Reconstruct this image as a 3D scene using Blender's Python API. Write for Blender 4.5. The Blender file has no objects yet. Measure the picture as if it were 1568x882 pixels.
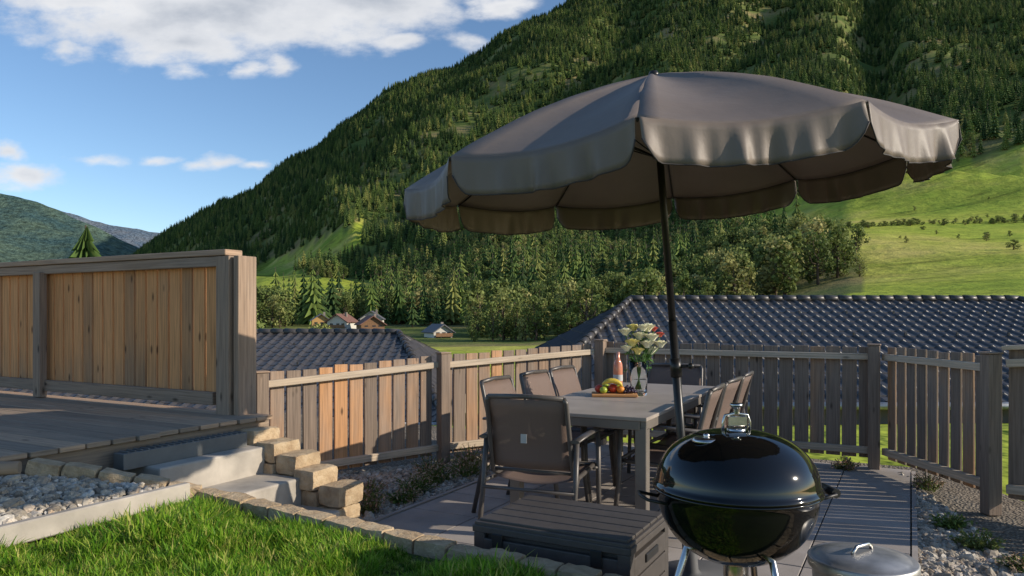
import bpy, math, random, numpy as np
from mathutils import Vector, Matrix, noise
random.seed(7); rng=np.random.default_rng(7)
sc=bpy.context.scene
H=1.35; F=1132.0
E1=Vector((.88,-.475,0)).normalized(); E2=Vector((.475,.88,0)).normalized()
def AB(a,b,z=0): return E1*a+E2*b+Vector((0,0,z))
RAB=Matrix((E1,E2,Vector((0,0,1)))).transposed()
R0=Matrix.Identity(3)
def frame(d,up=Vector((0,0,1))):
    x=d.normalized(); y=up.cross(x)
    if y.length<1e-4: y=Vector((0,1,0))
    y.normalize(); z=x.cross(y)
    return Matrix((x,y,z)).transposed()
# ---------------------------------------------------------------- materials
class NT:
    def __init__(s,mat): s.t=mat.node_tree; s.n=s.t.nodes; s.l=s.t.links
    def add(s,ty,**k):
        nd=s.n.new(ty)
        for a,b in k.items(): setattr(nd,a,b)
        return nd
    def link(s,a,b): s.l.new(a,b)
    def setin(s,nd,key,v):
        if isinstance(v,bpy.types.NodeSocket): s.l.new(v,nd.inputs[key])
        else: nd.inputs[key].default_value=v
    def math(s,op,a,b=0.0,c=None,clamp=False):
        nd=s.add('ShaderNodeMath',operation=op,use_clamp=clamp)
        s.setin(nd,0,a); s.setin(nd,1,b)
        if c is not None: s.setin(nd,2,c)
        return nd.outputs[0]
    def mix(s,f,a,b,blend='MIX'):
        nd=s.add('ShaderNodeMix',data_type='RGBA',blend_type=blend)
        s.setin(nd,0,f)
        for k,v in ((6,a),(7,b)):
            if isinstance(v,bpy.types.NodeSocket): s.l.new(v,nd.inputs[k])
            else: nd.inputs[k].default_value=(v[0],v[1],v[2],1)
        return nd.outputs[2]
    def noise(s,vec,scale,detail=4,rough=.55,dist=0):
        nd=s.add('ShaderNodeTexNoise'); nd.inputs['Scale'].default_value=scale
        nd.inputs['Detail'].default_value=detail; nd.inputs['Roughness'].default_value=rough
        nd.inputs['Distortion'].default_value=dist
        if vec is not None: s.l.new(vec,nd.inputs['Vector'])
        return nd.outputs[0]
    def ramp(s,f,stops):
        nd=s.add('ShaderNodeValToRGB'); cr=nd.color_ramp
        while len(cr.elements)<len(stops): cr.elements.new(.5)
        for e,(p,c) in zip(cr.elements,stops):
            e.position=p; e.color=(c[0],c[1],c[2],1) if not isinstance(c,(int,float)) else (c,c,c,1)
        s.l.new(f,nd.inputs[0]); return nd.outputs[0]
    def coord(s,o='Object',scale=None):
        c=s.add('ShaderNodeTexCoord').outputs[o]
        if scale is None: return c
        m=s.add('ShaderNodeMapping'); m.inputs['Scale'].default_value=scale
        s.l.new(c,m.inputs[0]); return m.outputs[0]
    def bump(s,h,strength=.3,dist=.01):
        b=s.add('ShaderNodeBump'); b.inputs['Strength'].default_value=strength; b.inputs['Distance'].default_value=dist
        s.l.new(h,b.inputs['Height']); return b.outputs[0]
def newmat(name):
    m=bpy.data.materials.new(name); m.use_nodes=True
    t=NT(m); bs=t.n['Principled BSDF']; return m,t,bs
def simple(name,col,rough=.6,metal=0,var=.15,scale=8,bump=.1,bd=.003,coat=0,spec=.5,trans=0,ior=1.45,stretch=(1,1,1)):
    m,t,b=newmat(name)
    v=t.coord('Object',stretch)
    n=t.noise(v,scale,5)
    lo=[c*(1-var) for c in col]; hi=[min(1,c*(1+var)) for c in col]
    t.link(t.ramp(n,[(.3,lo),(.7,hi)]),b.inputs['Base Color'])
    b.inputs['Metallic'].default_value=metal
    r=t.math('MULTIPLY_ADD',n,.3*rough,rough*.85); t.link(r,b.inputs['Roughness'])
    b.inputs['Specular IOR Level'].default_value=spec
    b.inputs['Coat Weight'].default_value=coat; b.inputs['Coat Roughness'].default_value=.03
    b.inputs['Transmission Weight'].default_value=trans; b.inputs['IOR'].default_value=ior
    if bump: t.link(t.bump(t.noise(v,scale*6,4),bump,bd),b.inputs['Normal'])
    return m
def wood(name,warm,grey,bias=.5,grey_z=None,tlo=.62,thi=1.2):
    m,t,b=newmat(name)
    uv=t.add('ShaderNodeUVMap'); uv.uv_map='UVMap'
    def mp(sx,sy):
        k=t.add('ShaderNodeMapping'); k.inputs['Scale'].default_value=(sx,sy,1); t.link(uv.outputs[0],k.inputs[0]); return k.outputs[0]
    tint=t.add('ShaderNodeAttribute'); tint.attribute_name='tint'
    tv=tint.outputs['Fac']
    grain=t.noise(mp(2.2,70),1,6,.6,.6)
    big=t.noise(mp(1.1,4.0),1,4,.6)
    sel=t.math('ADD',t.math('MULTIPLY_ADD',tv,.5,-.25),big)
    sel=t.math('ADD',sel,bias-.5)
    if grey_z is not None:  # boards turn greyer towards the bottom of this height range
        g=t.add('ShaderNodeNewGeometry'); sx=t.add('ShaderNodeSeparateXYZ'); t.link(g.outputs['Position'],sx.inputs[0])
        hz=t.math('ADD',sx.outputs[2],t.math('MULTIPLY_ADD',big,.35,-.17))
        lo=t.add('ShaderNodeMapRange'); lo.inputs[1].default_value=grey_z[0]; lo.inputs[2].default_value=grey_z[1]
        lo.inputs[3].default_value=-.3; lo.inputs[4].default_value=0.05; t.link(hz,lo.inputs[0])
        sel=t.math('ADD',sel,lo.outputs[0])
    c=t.ramp(sel,[(.3,grey),(.72,warm)])
    c=t.mix(1,c,t.ramp(grain,[(.25,.55),(.6,1.05),(.8,1.2)]),'MULTIPLY')
    c=t.mix(1,c,t.ramp(tv,[(0,tlo),(1,thi)]),'MULTIPLY')
    vo=t.add('ShaderNodeTexVoronoi'); vo.inputs['Scale'].default_value=1; t.link(mp(3.2,8.5),vo.inputs['Vector'])
    k=t.ramp(vo.outputs['Distance'],[(.05,.22),(.14,1.0)])
    c=t.mix(.9,c,k,'MULTIPLY')
    t.link(c,b.inputs['Base Color']); b.inputs['Roughness'].default_value=.8
    b.inputs['Specular IOR Level'].default_value=.25
    t.link(t.bump(grain,.5,.004),b.inputs['Normal'])
    return m
def randmat(name,stops,rough=.85,bumpscale=None,tintf=True,transl=0,noisecol=0):
    m,t,b=newmat(name)
    oi=t.add('ShaderNodeObjectInfo').outputs['Random']
    c=t.ramp(oi,stops)
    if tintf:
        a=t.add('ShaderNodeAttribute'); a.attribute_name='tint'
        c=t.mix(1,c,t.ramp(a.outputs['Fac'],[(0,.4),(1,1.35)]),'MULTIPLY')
    if noisecol:
        c=t.mix(1,c,t.ramp(t.noise(t.coord('Object'),noisecol,4),[(.3,.7),(.7,1.2)]),'MULTIPLY')
    t.link(c,b.inputs['Base Color']); b.inputs['Roughness'].default_value=rough
    b.inputs['Specular IOR Level'].default_value=.25
    if transl:
        tr=t.add('ShaderNodeBsdfTranslucent'); t.link(c,tr.inputs[0])
        mx=t.add('ShaderNodeMixShader'); mx.inputs[0].default_value=transl
        t.link(b.outputs[0],mx.inputs[1]); t.link(tr.outputs[0],mx.inputs[2])
        t.link(mx.outputs[0],t.n['Material Output'].inputs[0])
    return m
# ---------------------------------------------------------------- mesh builder
class MB:
    def __init__(s): s.v=[];s.f=[];s.t=[];s.uv=[];s.m=[];s.sm=[]
    def face(s,idx,uv=None,mi=0,sm=False):
        s.f.append(idx); s.uv.append(uv or [(0,0)]*len(idx)); s.m.append(mi); s.sm.append(sm)
    def box(s,c,sz,R=R0,tint=None,mi=0,jit=0):
        tint=random.random() if tint is None else tint
        b=len(s.v); h=[x/2 for x in sz]; c=Vector(c)
        L=max(range(3),key=lambda i:sz[i]); o1,o2=[i for i in range(3) if i!=L]
        ou,ov=random.uniform(0,50),random.uniform(0,50); loc=[]
        for i in range(8):
            p=[h[0]*(1 if i&1 else -1),h[1]*(1 if i&2 else -1),h[2]*(1 if i&4 else -1)]
            if jit: p=[q+random.uniform(-jit,jit) for q in p]
            loc.append(p); s.v.append(tuple(c+R@Vector(p))); s.t.append(tint)
        for q,ax in (((0,4,6,2),0),((1,3,7,5),0),((0,1,5,4),1),((2,6,7,3),1),((0,2,3,1),2),((4,5,7,6),2)):
            if ax==L: uu=[(loc[i][o1]+ou,loc[i][o2]+ov) for i in q]
            else:
                o=o1 if ax==o2 else o2
                uu=[(loc[i][L]+ou,loc[i][o]+ov) for i in q]
            s.face([b+i for i in q],uu,mi)
    def tube(s,pts,r,n=10,mi=0,tint=.5,cap=True,flat=None):
        pts=[Vector(p) for p in pts]; rs=r if isinstance(r,(list,tuple)) else [r]*len(pts)
        b0=len(s.v)
        up=None
        for i,p in enumerate(pts):
            d=(pts[min(i+1,len(pts)-1)]-pts[max(i-1,0)]).normalized()
            if up is None:
                up=Vector((0,0,1)) if abs(d.z)<.9 else Vector((1,0,0))
            x=up.cross(d).normalized(); y=d.cross(x); up=y
            fy=flat or 1
            for k in range(n):
                a=2*math.pi*k/n
                s.v.append(tuple(p+x*math.cos(a)*rs[i]+y*math.sin(a)*rs[i]*fy)); s.t.append(tint)
        for i in range(len(pts)-1):
            for k in range(n):
                a=b0+i*n+k; c=b0+i*n+(k+1)%n
                s.face([a,c,c+n,a+n],[(i*.1,k*.1)]*4,mi,True)
        if cap:
            s.face([b0+k for k in range(n)][::-1],None,mi); e=b0+(len(pts)-1)*n; s.face([e+k for k in range(n)],None,mi)
    def lathe(s,prof,c=(0,0,0),n=48,mi=0,tint=.5,R=R0):
        b=len(s.v); c=Vector(c)
        for r,z in prof:
            for k in range(n):
                a=2*math.pi*k/n; s.v.append(tuple(c+R@Vector((r*math.cos(a),r*math.sin(a),z)))); s.t.append(tint)
        for i in range(len(prof)-1):
            for k in range(n):
                a=b+i*n+k; q=b+i*n+(k+1)%n
                s.face([a,q,q+n,a+n],None,mi,True)
    def grid(s,fn,nu,nv,mi=0,tint=.5,sm=True,uvs=1):
        b=len(s.v)
        for i in range(nu+1):
            for j in range(nv+1):
                s.v.append(tuple(fn(i/nu,j/nv))); s.t.append(tint)
        for i in range(nu):
            for j in range(nv):
                a=b+i*(nv+1)+j
                s.face([a,a+nv+1,a+nv+2,a+1],[(i/nu,j/nv),((i+1)/nu,j/nv),((i+1)/nu,(j+1)/nv),(i/nu,(j+1)/nv)],mi,sm)
    def ball(s,c,r,n=10,mi=0,tint=.5,sq=(1,1,1)):
        s.lathe([(r*math.sin(math.pi*i/n)*sq[0]+1e-5,-r*math.cos(math.pi*i/n)*sq[2]) for i in range(n+1)],c,n+4,mi,tint)
    def obj(s,name,mats,parent=None,bevel=0,link=True,solid=0,coll=None,seg=1):
        me=bpy.data.meshes.new(name); me.from_pydata(s.v,[],s.f); 
        for m in (mats if isinstance(mats,list) else [mats]): me.materials.append(m)
        me.polygons.foreach_set('material_index',s.m); me.polygons.foreach_set('use_smooth',s.sm)
        uvl=me.uv_layers.new(name='UVMap'); flat=[x for f in s.uv for p in f for x in p]
        uvl.data.foreach_set('uv',flat)
        a=me.attributes.new('tint','FLOAT','POINT'); a.data.foreach_set('value',s.t)
        me.update()
        o=bpy.data.objects.new(name,me)
        if coll: coll.objects.link(o)
        elif link: sc.collection.objects.link(o)
        if parent: o.parent=parent
        if solid:
            md=o.modifiers.new('sol','SOLIDIFY'); md.thickness=solid; md.offset=0
        if bevel:
            md=o.modifiers.new('bev','BEVEL'); md.width=bevel; md.segments=seg; md.limit_method='ANGLE'
        return o
def empty(name,loc=(0,0,0),rz=0):
    o=bpy.data.objects.new(name,None); sc.collection.objects.link(o); o.location=loc; o.rotation_euler=(0,0,rz); return o
# ---------------------------------------------------------------- scatter
def scatter(name,pts,scl,rot,idx,protos):
    pts=np.asarray(pts,float); N=len(pts)
    me=bpy.data.meshes.new(name); me.vertices.add(N); me.vertices.foreach_set('co',pts.ravel())
    for nm,arr in (('scl',scl),('rot',rot)):
        at=me.attributes.new(nm,'FLOAT_VECTOR','POINT'); at.data.foreach_set('vector',np.asarray(arr,float).ravel())
    at=me.attributes.new('idx','INT','POINT'); at.data.foreach_set('value',np.asarray(idx,np.int32))
    o=bpy.data.objects.new(name,me); sc.collection.objects.link(o)
    ng=bpy.data.node_groups.new(name+'_gn','GeometryNodeTree')
    ng.interface.new_socket(name='Geometry',in_out='INPUT',socket_type='NodeSocketGeometry')
    ng.interface.new_socket(name='Geometry',in_out='OUTPUT',socket_type='NodeSocketGeometry')
    n=ng.nodes; gi=n.new('NodeGroupInput'); go=n.new('NodeGroupOutput')
    io=n.new('GeometryNodeInstanceOnPoints'); ci=n.new('GeometryNodeCollectionInfo')
    ci.inputs['Collection'].default_value=protos; ci.inputs['Separate Children'].default_value=True; ci.inputs['Reset Children'].default_value=True
    def na(nm,ty):
        q=n.new('GeometryNodeInputNamedAttribute'); q.data_type=ty; q.inputs['Name'].default_value=nm; return q.outputs['Attribute']
    L=ng.links.new
    L(gi.outputs[0],io.inputs['Points']); L(ci.outputs[0],io.inputs['Instance']); io.inputs['Pick Instance'].default_value=True
    L(na('idx','INT'),io.inputs['Instance Index']); L(na('rot','FLOAT_VECTOR'),io.inputs['Rotation']); L(na('scl','FLOAT_VECTOR'),io.inputs['Scale'])
    L(io.outputs[0],go.inputs[0])
    md=o.modifiers.new('scatter','NODES'); md.node_group=ng
    return o
def protocoll(name): return bpy.data.collections.new(name)
# ---------------------------------------------------------------- world + sun
AZ=math.radians(-12); EL=math.radians(22)
w=bpy.data.worlds.new('World'); sc.world=w; w.use_nodes=True
t=NT(w); bg=t.n['Background']; out=t.n['World Output']
sky=t.add('ShaderNodeTexSky',sky_type='NISHITA'); sky.sun_disc=False; sky.sun_elevation=EL
sky.sun_rotation=math.atan2(math.cos(AZ),math.sin(AZ)); sky.altitude=1200; sky.air_density=1.0; sky.dust_density=.5; sky.ozone_density=2.2
hs=t.add('ShaderNodeHueSaturation'); hs.inputs['Saturation'].default_value=1.06; hs.inputs['Value'].default_value=1.1; t.link(sky.outputs[0],hs.inputs['Color'])
t.link(hs.outputs[0],bg.inputs[0]); bg.inputs[1].default_value=.15
tc=t.coord('Generated'); sx=t.add('ShaderNodeSeparateXYZ'); t.link(tc,sx.inputs[0])
yy=t.math('MAXIMUM',sx.outputs[1],.05)
T=t.math('DIVIDE',sx.outputs[0],yy); E=t.math('DIVIDE',sx.outputs[2],yy)
cv=t.add('ShaderNodeCombineXYZ'); t.link(T,cv.inputs[0]); t.link(t.math('MULTIPLY',E,1.9),cv.inputs[1])
nw=t.add('ShaderNodeTexNoise'); nw.inputs['Scale'].default_value=9; nw.inputs['Detail'].default_value=5; t.link(cv.outputs[0],nw.inputs['Vector'])
sw=t.add('ShaderNodeSeparateColor'); t.link(nw.outputs['Color'],sw.inputs[0])
T2=t.math('ADD',T,t.math('MULTIPLY_ADD',sw.outputs[0],.10,-.05)); E2n=t.math('ADD',E,t.math('MULTIPLY_ADD',sw.outputs[1],.05,-.025))
clouds=[(350,18,440,92,1.3),(560,5,220,70,1.25),(290,66,170,50,1.1),(120,0,170,50,1.0),(770,8,80,30,.9),(112,80,48,28,.7),(374,106,36,24,.75),(433,104,48,22,.75),
(606,66,68,26,.8),(720,60,55,22,.7),(270,110,46,24,.55),(255,238,50,16,.7),(330,250,54,21,.8),(30,266,74,36,.9),(12,231,46,20,.8),(385,255,32,12,.55),(150,240,80,14,.4),(-300,150,300,60,1.1),(-500,20,300,90,1.2)]
tot=None
for (u,v,rx,ry,k) in clouds:
    a=t.math('MULTIPLY_ADD',T2,F/rx,-(u-784)/rx); b=t.math('MULTIPLY_ADD',E2n,F/ry,-(481-v)/ry)
    r=t.math('SQRT',t.math('ADD',t.math('MULTIPLY',a,a),t.math('MULTIPLY',b,b)))
    mk=t.math('MULTIPLY',t.math('SUBTRACT',1,r,clamp=True),k)
    tot=mk if tot is None else t.math('MAXIMUM',tot,mk)
cn=t.noise(cv.outputs[0],16,8,.6)
dn=t.math('ADD',tot,t.math('MULTIPLY_ADD',cn,1.1,-.60))
mr=t.add('ShaderNodeMapRange',interpolation_type='SMOOTHSTEP'); t.link(dn,mr.inputs[0]); mr.inputs[1].default_value=.06; mr.inputs[2].default_value=.68
gate=t.math('MULTIPLY',mr.outputs[0],t.math('MULTIPLY',t.math('GREATER_THAN',sx.outputs[1],.06),t.math('GREATER_THAN',tot,.001)))
cc=t.ramp(t.math('ADD',t.math('MULTIPLY',dn,.42),t.math('MULTIPLY_ADD',t.noise(cv.outputs[0],7,5),1.1,-.38)),[(.2,(.90,.90,.91)),(.5,(.74,.76,.80)),(.8,(.48,.52,.59))])
bg2=t.add('ShaderNodeBackground'); t.link(cc,bg2.inputs[0]); bg2.inputs[1].default_value=1.0
mx=t.add('ShaderNodeMixShader'); t.link(t.math('MULTIPLY',gate,.95),mx.inputs[0]); t.link(bg.outputs[0],mx.inputs[1]); t.link(bg2.outputs[0],mx.inputs[2]); t.link(mx.outputs[0],out.inputs[0])
sl=bpy.data.lights.new('sun','SUN'); sl.energy=5.0; sl.angle=math.radians(.5); sl.color=(1,.89,.74)
so=bpy.data.objects.new('sun',sl); sc.collection.objects.link(so)
sd=Vector((math.cos(EL)*math.cos(AZ),math.cos(EL)*math.sin(AZ),math.sin(EL)))
so.rotation_euler=sd.to_track_quat('Z','Y').to_euler(); so.location=sd*50
cam=bpy.data.cameras.new('camera'); co=bpy.data.objects.new('camera',cam); sc.collection.objects.link(co)
co.location=(0,0,H); co.rotation_euler=(math.radians(90),0,0); cam.lens=25.99; cam.sensor_width=36; cam.shift_y=.0255; cam.clip_end=30000; cam.clip_start=.05
sc.camera=co
sc.view_settings.view_transform='Standard'; sc.view_settings.look='None'; sc.view_settings.exposure=0
# ---------------------------------------------------------------- terrain
Ys=np.array([9,20,40,100,200,350,600,1000,1500,2200,3000,4200.])
near=[657,648,618]
tab={-2200:near+[556,528,500,485,478,474,470,468,466],
0:near+[556,528,505,490,482,478,476,474,474],
120:near+[556,528,505,490,479,470,464,460,470],
220:near+[553,525,503,485,460,432,404,388,410],
400:near+[553,522,495,460,420,370,305,278,320],
600:near+[553,520,490,440,345,248,168,143,200],
800:near+[550,518,478,400,290,170,78,45,100],
1000:near+[545,505,455,375,260,130,25,-55,-40],
1150:[657,640,600,520,465,400,322,215,105,5,-75,-70],
1300:[657,640,590,478,428,345,275,170,80,-10,-90,-90],
1568:[657,640,585,462,402,325,235,150,60,-40,-120,-120],
3200:[657,640,585,470,410,340,260,170,90,0,-60,-60]}
tu=np.array(sorted(tab)); tt=(tu-784)/F; EV=np.array([[ (481-v)/F for v in tab[u]] for u in tu])
rows=np.concatenate([[-80,-30,-5,3,7,8.6],np.geomspace(9,4200,200)])
cols=np.concatenate([np.linspace(-2.5,-.8,24)[:-1],np.linspace(-.8,.8,240),np.linspace(.8,2.1,20)[1:]])
ZG=np.zeros((len(rows),len(cols)))
# valleys cut into the mountain flank to shape its lit and shaded bands, as polylines in (bearing, elevation) of the surveyed slope
gullies=[([(1350,-60),(1335,40),(1345,130),(1400,215)],38,.050),([(985,20),(860,150),(720,240),(600,340),(540,400)],36,.026),([(1180,20),(1090,150),(1010,260),(930,350)],34,.024),([(740,90),(600,210),(470,300),(380,370)],22,.014)]
def segd(u,v,pl):
    best=np.full(u.shape,1e9)
    for (x1,y1),(x2,y2) in zip(pl[:-1],pl[1:]):
        L2=(x2-x1)**2+(y2-y1)**2; s=np.clip(((u-x1)*(x2-x1)+(v-y1)*(y2-y1))/L2,0,1)
        best=np.minimum(best,np.hypot(u-x1-s*(x2-x1),v-y1-s*(y2-y1)))
    return best
for i,Y in enumerate(rows):
    if Y<9: ZG[i]=-.06; continue
    ev=np.array([np.interp(math.log(Y),np.log(Ys),EV[k]) for k in range(len(tu))])
    e=np.interp(cols,tt,ev); Z=H+e*Y
    if Y>120:
        amp=min(.030*Y,42)*min(1,(Y-120)/400)
        U0=784+cols*F; V0=481-e*F
        for pl,wd_,dp in gullies:
            Z-=dp*Y*np.exp(-(segd(U0,V0,pl)/wd_)**2)*min(1,max(0,(Y-500)/400))
        for j,c in enumerate(cols):
            x=c*Y
            dd=(x*.75+Y*.3)
            g=noise.noise((dd/210+.35*noise.noise((x/300,Y/300,2)),Y/900,x/900))
            n=.9*(1-abs(g)*2.6)+.4*noise.noise((x/120,Y/120,3))+.2*noise.noise((x/45,Y/45,5))
            wgt=1 if c>-.45 else max(.25,1+(c+.45)*4)
            Z[j]+=amp*(n-.35)*wgt
    ZG[i]=Z
def gX(Y): return np.maximum(Y,25)
def zat(x,y):
    x=np.asarray(x,float);y=np.asarray(y,float)
    c=x/gX(y); i=np.clip(np.searchsorted(rows,y)-1,0,len(rows)-2); j=np.clip(np.searchsorted(cols,c)-1,0,len(cols)-2)
    fi=(y-rows[i])/(rows[i+1]-rows[i]); fj=(c-cols[j])/(cols[j+1]-cols[j])
    return (ZG[i,j]*(1-fi)*(1-fj)+ZG[i+1,j]*fi*(1-fj)+ZG[i,j+1]*(1-fi)*fj+ZG[i+1,j+1]*fi*fj)
def inpoly(u,v,poly):
    u=np.asarray(u);v=np.asarray(v); r=np.zeros(u.shape,bool); n=len(poly)
    for i in range(n):
        x1,y1=poly[i];x2,y2=poly[(i+1)%n]
        if y1==y2: continue
        c=((y1>v)!=(y2>v))&(u<(x2-x1)*(v-y1)/(y2-y1)+x1); r^=c
    return r
meadowR=[(1095,352),(1150,325),(1230,300),(1330,290),(1400,262),(1480,245),(1568,222),(2400,150),(2400,520),(1320,520),(1325,405),(1255,383),(1160,365)]
meadowL=[(360,425),(470,375),(562,335),(552,378),(515,400),(450,415),(484,424),(590,433),(570,470),(520,488),(360,490)]
RR,CC=np.meshgrid(rows,cols,indexing='ij'); XX=CC*gX(RR)
VV=481-(ZG-H)/np.maximum(RR,1)*F; UU=784+XX/np.maximum(RR,1)*F
mask=((inpoly(UU,VV,meadowR)&(RR>90)&(RR<900))|(inpoly(UU,VV,meadowL)&(RR>250)&(RR<1600))|(RR<150)).astype(float)
me=bpy.data.meshes.new('terrain'); nr,nc=ZG.shape
vv=np.stack([XX,RR,ZG],-1).reshape(-1,3)
fc=[(i*nc+j,i*nc+j+1,(i+1)*nc+j+1,(i+1)*nc+j) for i in range(nr-1) for j in range(nc-1)]
me.from_pydata(vv.tolist(),[],fc); me.polygons.foreach_set('use_smooth',[True]*len(fc))
a=me.attributes.new('meadow','FLOAT','POINT'); a.data.foreach_set('value',mask.ravel())
m,t,b=newmat('terrain_grass'); g=t.add('ShaderNodeNewGeometry').outputs['Position']
at=t.add('ShaderNodeAttribute'); at.attribute_name='meadow'
n1=t.noise(g,.012,6,.6); n2=t.noise(g,.15,6,.65)
cm=t.ramp(n1,[(.3,(.20,.30,.03)),(.5,(.36,.41,.055)),(.68,(.54,.46,.13))])
mpn=t.add('ShaderNodeMapping'); mpn.inputs['Scale'].default_value=(.006,.05,.05); t.link(g,mpn.inputs[0])
cm=t.mix(1,cm,t.ramp(t.noise(mpn.outputs[0],1,5,.7,1.0),[(.36,.62),(.46,1.0),(.7,1.12)]),'MULTIPLY')
cm=t.mix(1,cm,t.ramp(n2,[(.3,.7),(.7,1.2)]),'MULTIPLY')
cf=t.ramp(n1,[(.35,(.06,.10,.022)),(.5,(.14,.17,.045)),(.65,(.28,.22,.10))])
t.link(t.mix(at.outputs['Fac'],cf,cm),b.inputs['Base Color']); b.inputs['Roughness'].default_value=.95; b.inputs['Specular IOR Level'].default_value=.1
t.link(t.bump(n2,.6,2.0),b.inputs['Normal'])
me.materials.append(m); to=bpy.data.objects.new('terrain',me); sc.collection.objects.link(to)
def hills(name,pts,Y,col,col2,seed):  # distance haze is painted into the bluish base colours
    mb=MB(); us=[p[0] for p in pts]; vs=[p[1] for p in pts]
    def fn(a,bv):
        u=us[0]+(us[-1]-us[0])*a; v=np.interp(u,us,vs)
        x=(u-784)/F*Y; top=H+(481-v)/F*Y
        k=bv; y=Y-Y*.45*(1-k); z=-20+(top+20)*k**1.3
        z+=(noise.noise((x/500,y/500,seed))*120+noise.noise((x/150,y/150,seed))*40)*k*(1-.7*k)+noise.noise((x/90,seed,1))*Y*.0012*k
        return (x*(y/Y)**.5,y,z)
    mb.grid(fn,220,50)
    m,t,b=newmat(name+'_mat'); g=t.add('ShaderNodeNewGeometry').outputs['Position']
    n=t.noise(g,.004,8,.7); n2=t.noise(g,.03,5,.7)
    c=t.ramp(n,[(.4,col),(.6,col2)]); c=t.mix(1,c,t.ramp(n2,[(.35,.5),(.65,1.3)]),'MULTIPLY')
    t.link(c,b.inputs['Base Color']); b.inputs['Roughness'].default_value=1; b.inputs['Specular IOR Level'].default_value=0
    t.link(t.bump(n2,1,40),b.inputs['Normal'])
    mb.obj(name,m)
hills('hills',[(-1600,180),(-700,240),(-200,262),(0,297),(60,312),(110,334),(150,346),(200,372),(260,402),(380,430)],4800,(.07,.13,.13),(.13,.19,.14),3)
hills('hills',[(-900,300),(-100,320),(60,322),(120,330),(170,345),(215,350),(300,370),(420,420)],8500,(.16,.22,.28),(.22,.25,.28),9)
# ---------------------------------------------------------------- trees
def conifer(name,coll,mat,tiers=8,n=9,R=.17,seed=0):
    r_=random.Random(seed); mb=MB()
    mb.tube([(0,0,-.05),(0,0,.5),(0,0,.97)],[.014,.009,.002],5,1,.4)
    for i in range(tiers):
        f=i/tiers; z=.10+.84*f; r=R*(1-f)**.85*r_.uniform(.85,1.12)+.008
        th=.62*r+.05; ph=r_.uniform(0,6)
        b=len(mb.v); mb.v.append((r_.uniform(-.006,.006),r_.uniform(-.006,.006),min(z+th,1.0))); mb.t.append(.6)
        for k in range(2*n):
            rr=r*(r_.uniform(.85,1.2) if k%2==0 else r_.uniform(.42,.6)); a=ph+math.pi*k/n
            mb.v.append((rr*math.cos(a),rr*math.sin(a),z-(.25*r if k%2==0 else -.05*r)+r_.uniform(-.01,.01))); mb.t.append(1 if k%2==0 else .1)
        for k in range(2*n): mb.face([b,b+1+k,b+1+(k+1)%(2*n)])
    return mb.obj(name,[mat,barkm],coll=coll,link=False)
barkm=simple('bark',(.10,.07,.05),.9)
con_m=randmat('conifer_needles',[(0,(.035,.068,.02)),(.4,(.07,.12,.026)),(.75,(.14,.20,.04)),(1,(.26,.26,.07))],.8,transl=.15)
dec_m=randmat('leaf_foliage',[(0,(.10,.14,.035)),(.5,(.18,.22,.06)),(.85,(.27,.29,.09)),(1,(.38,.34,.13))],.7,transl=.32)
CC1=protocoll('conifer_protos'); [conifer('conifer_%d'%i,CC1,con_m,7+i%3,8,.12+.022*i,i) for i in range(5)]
def deciduous(name,coll,mat,seed,nleaf=420,lsz=.05,lobes=9,sprd=.27,zlo=.32):
    r_=random.Random(seed); mb=MB()
    mb.tube([(0,0,-.05),(.01,0,.25),(0,.01,.55)],[.03,.022,.01],6,1,.4)
    L=[]
    for i in range(lobes):
        a=r_.uniform(0,6.28); z=zlo+(.87-zlo)*(i+.5)/lobes; rr=sprd*math.sin(math.pi*min(1,(z+.05)/1.05))*r_.uniform(.35,1)
        c=Vector((rr*math.cos(a),rr*math.sin(a),z)); L.append((c,r_.uniform(.09,.18)))
        mb.tube([(0,0,min(z,.2+.3*i/lobes)),c*.6+Vector((0,0,.05)),c],[.012,.007,.003],4,1,.4)
    for k in range(nleaf):
        c,R=r_.choice(L); d=Vector((r_.gauss(0,1),r_.gauss(0,1),r_.gauss(0,1))).normalized()
        q=r_.uniform(.55,1.08); p=c+d*R*q
        nrm=(d+Vector((r_.gauss(0,.5),r_.gauss(0,.5),r_.gauss(0,.5)))).normalized(); M=frame(nrm)
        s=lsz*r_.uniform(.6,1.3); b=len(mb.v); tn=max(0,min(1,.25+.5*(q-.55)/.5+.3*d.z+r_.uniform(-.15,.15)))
        for (x,y) in ((-1,-.5),(0,-1),(1,.1),(.2,1),(-.8,.7)):
            mb.v.append(tuple(p+M@Vector((r_.uniform(-.2,.2)*s,x*s*.7,y*s*.7)))); mb.t.append(tn)
        mb.face([b,b+1,b+2,b+3,b+4])
    return mb.obj(name,[mat,barkm],coll=coll,link=False)
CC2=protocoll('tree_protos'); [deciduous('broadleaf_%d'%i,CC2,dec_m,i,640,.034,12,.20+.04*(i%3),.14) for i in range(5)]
def uv_of(x,y,z): return 784+x/y*F, 481-(z-H)/y*F
N=60000
Y=(rng.random(N)**(1/1.75)*(3300**1.0-0)); Y=np.where(Y<300,rng.uniform(300,900,N),Y)
tq=rng.uniform(-.56,.86,N); X=tq*Y; Z=zat(X,Y); U,V=uv_of(X,Y,Z)
nz=np.array([noise.noise((x/150,y/150,7)) for x,y in zip(X,Y)])
keep=~(inpoly(U,V,meadowR)&(Y<900))&~(inpoly(U,V,meadowL)&(Y<1600))
keep&=~((nz>.27)&(rng.random(N)>.22)); keep&=~((Y<650)&(U<1350)&(rng.random(N)<.35))
keep&=~((U<420)&(Y<900))
X,Y,Z=X[keep],Y[keep],Z[keep]; n=len(X)
hgt=rng.uniform(12,29,n)*(1+.15*(Y>1500)); wd=hgt*rng.uniform(.9,1.5,n)
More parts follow.
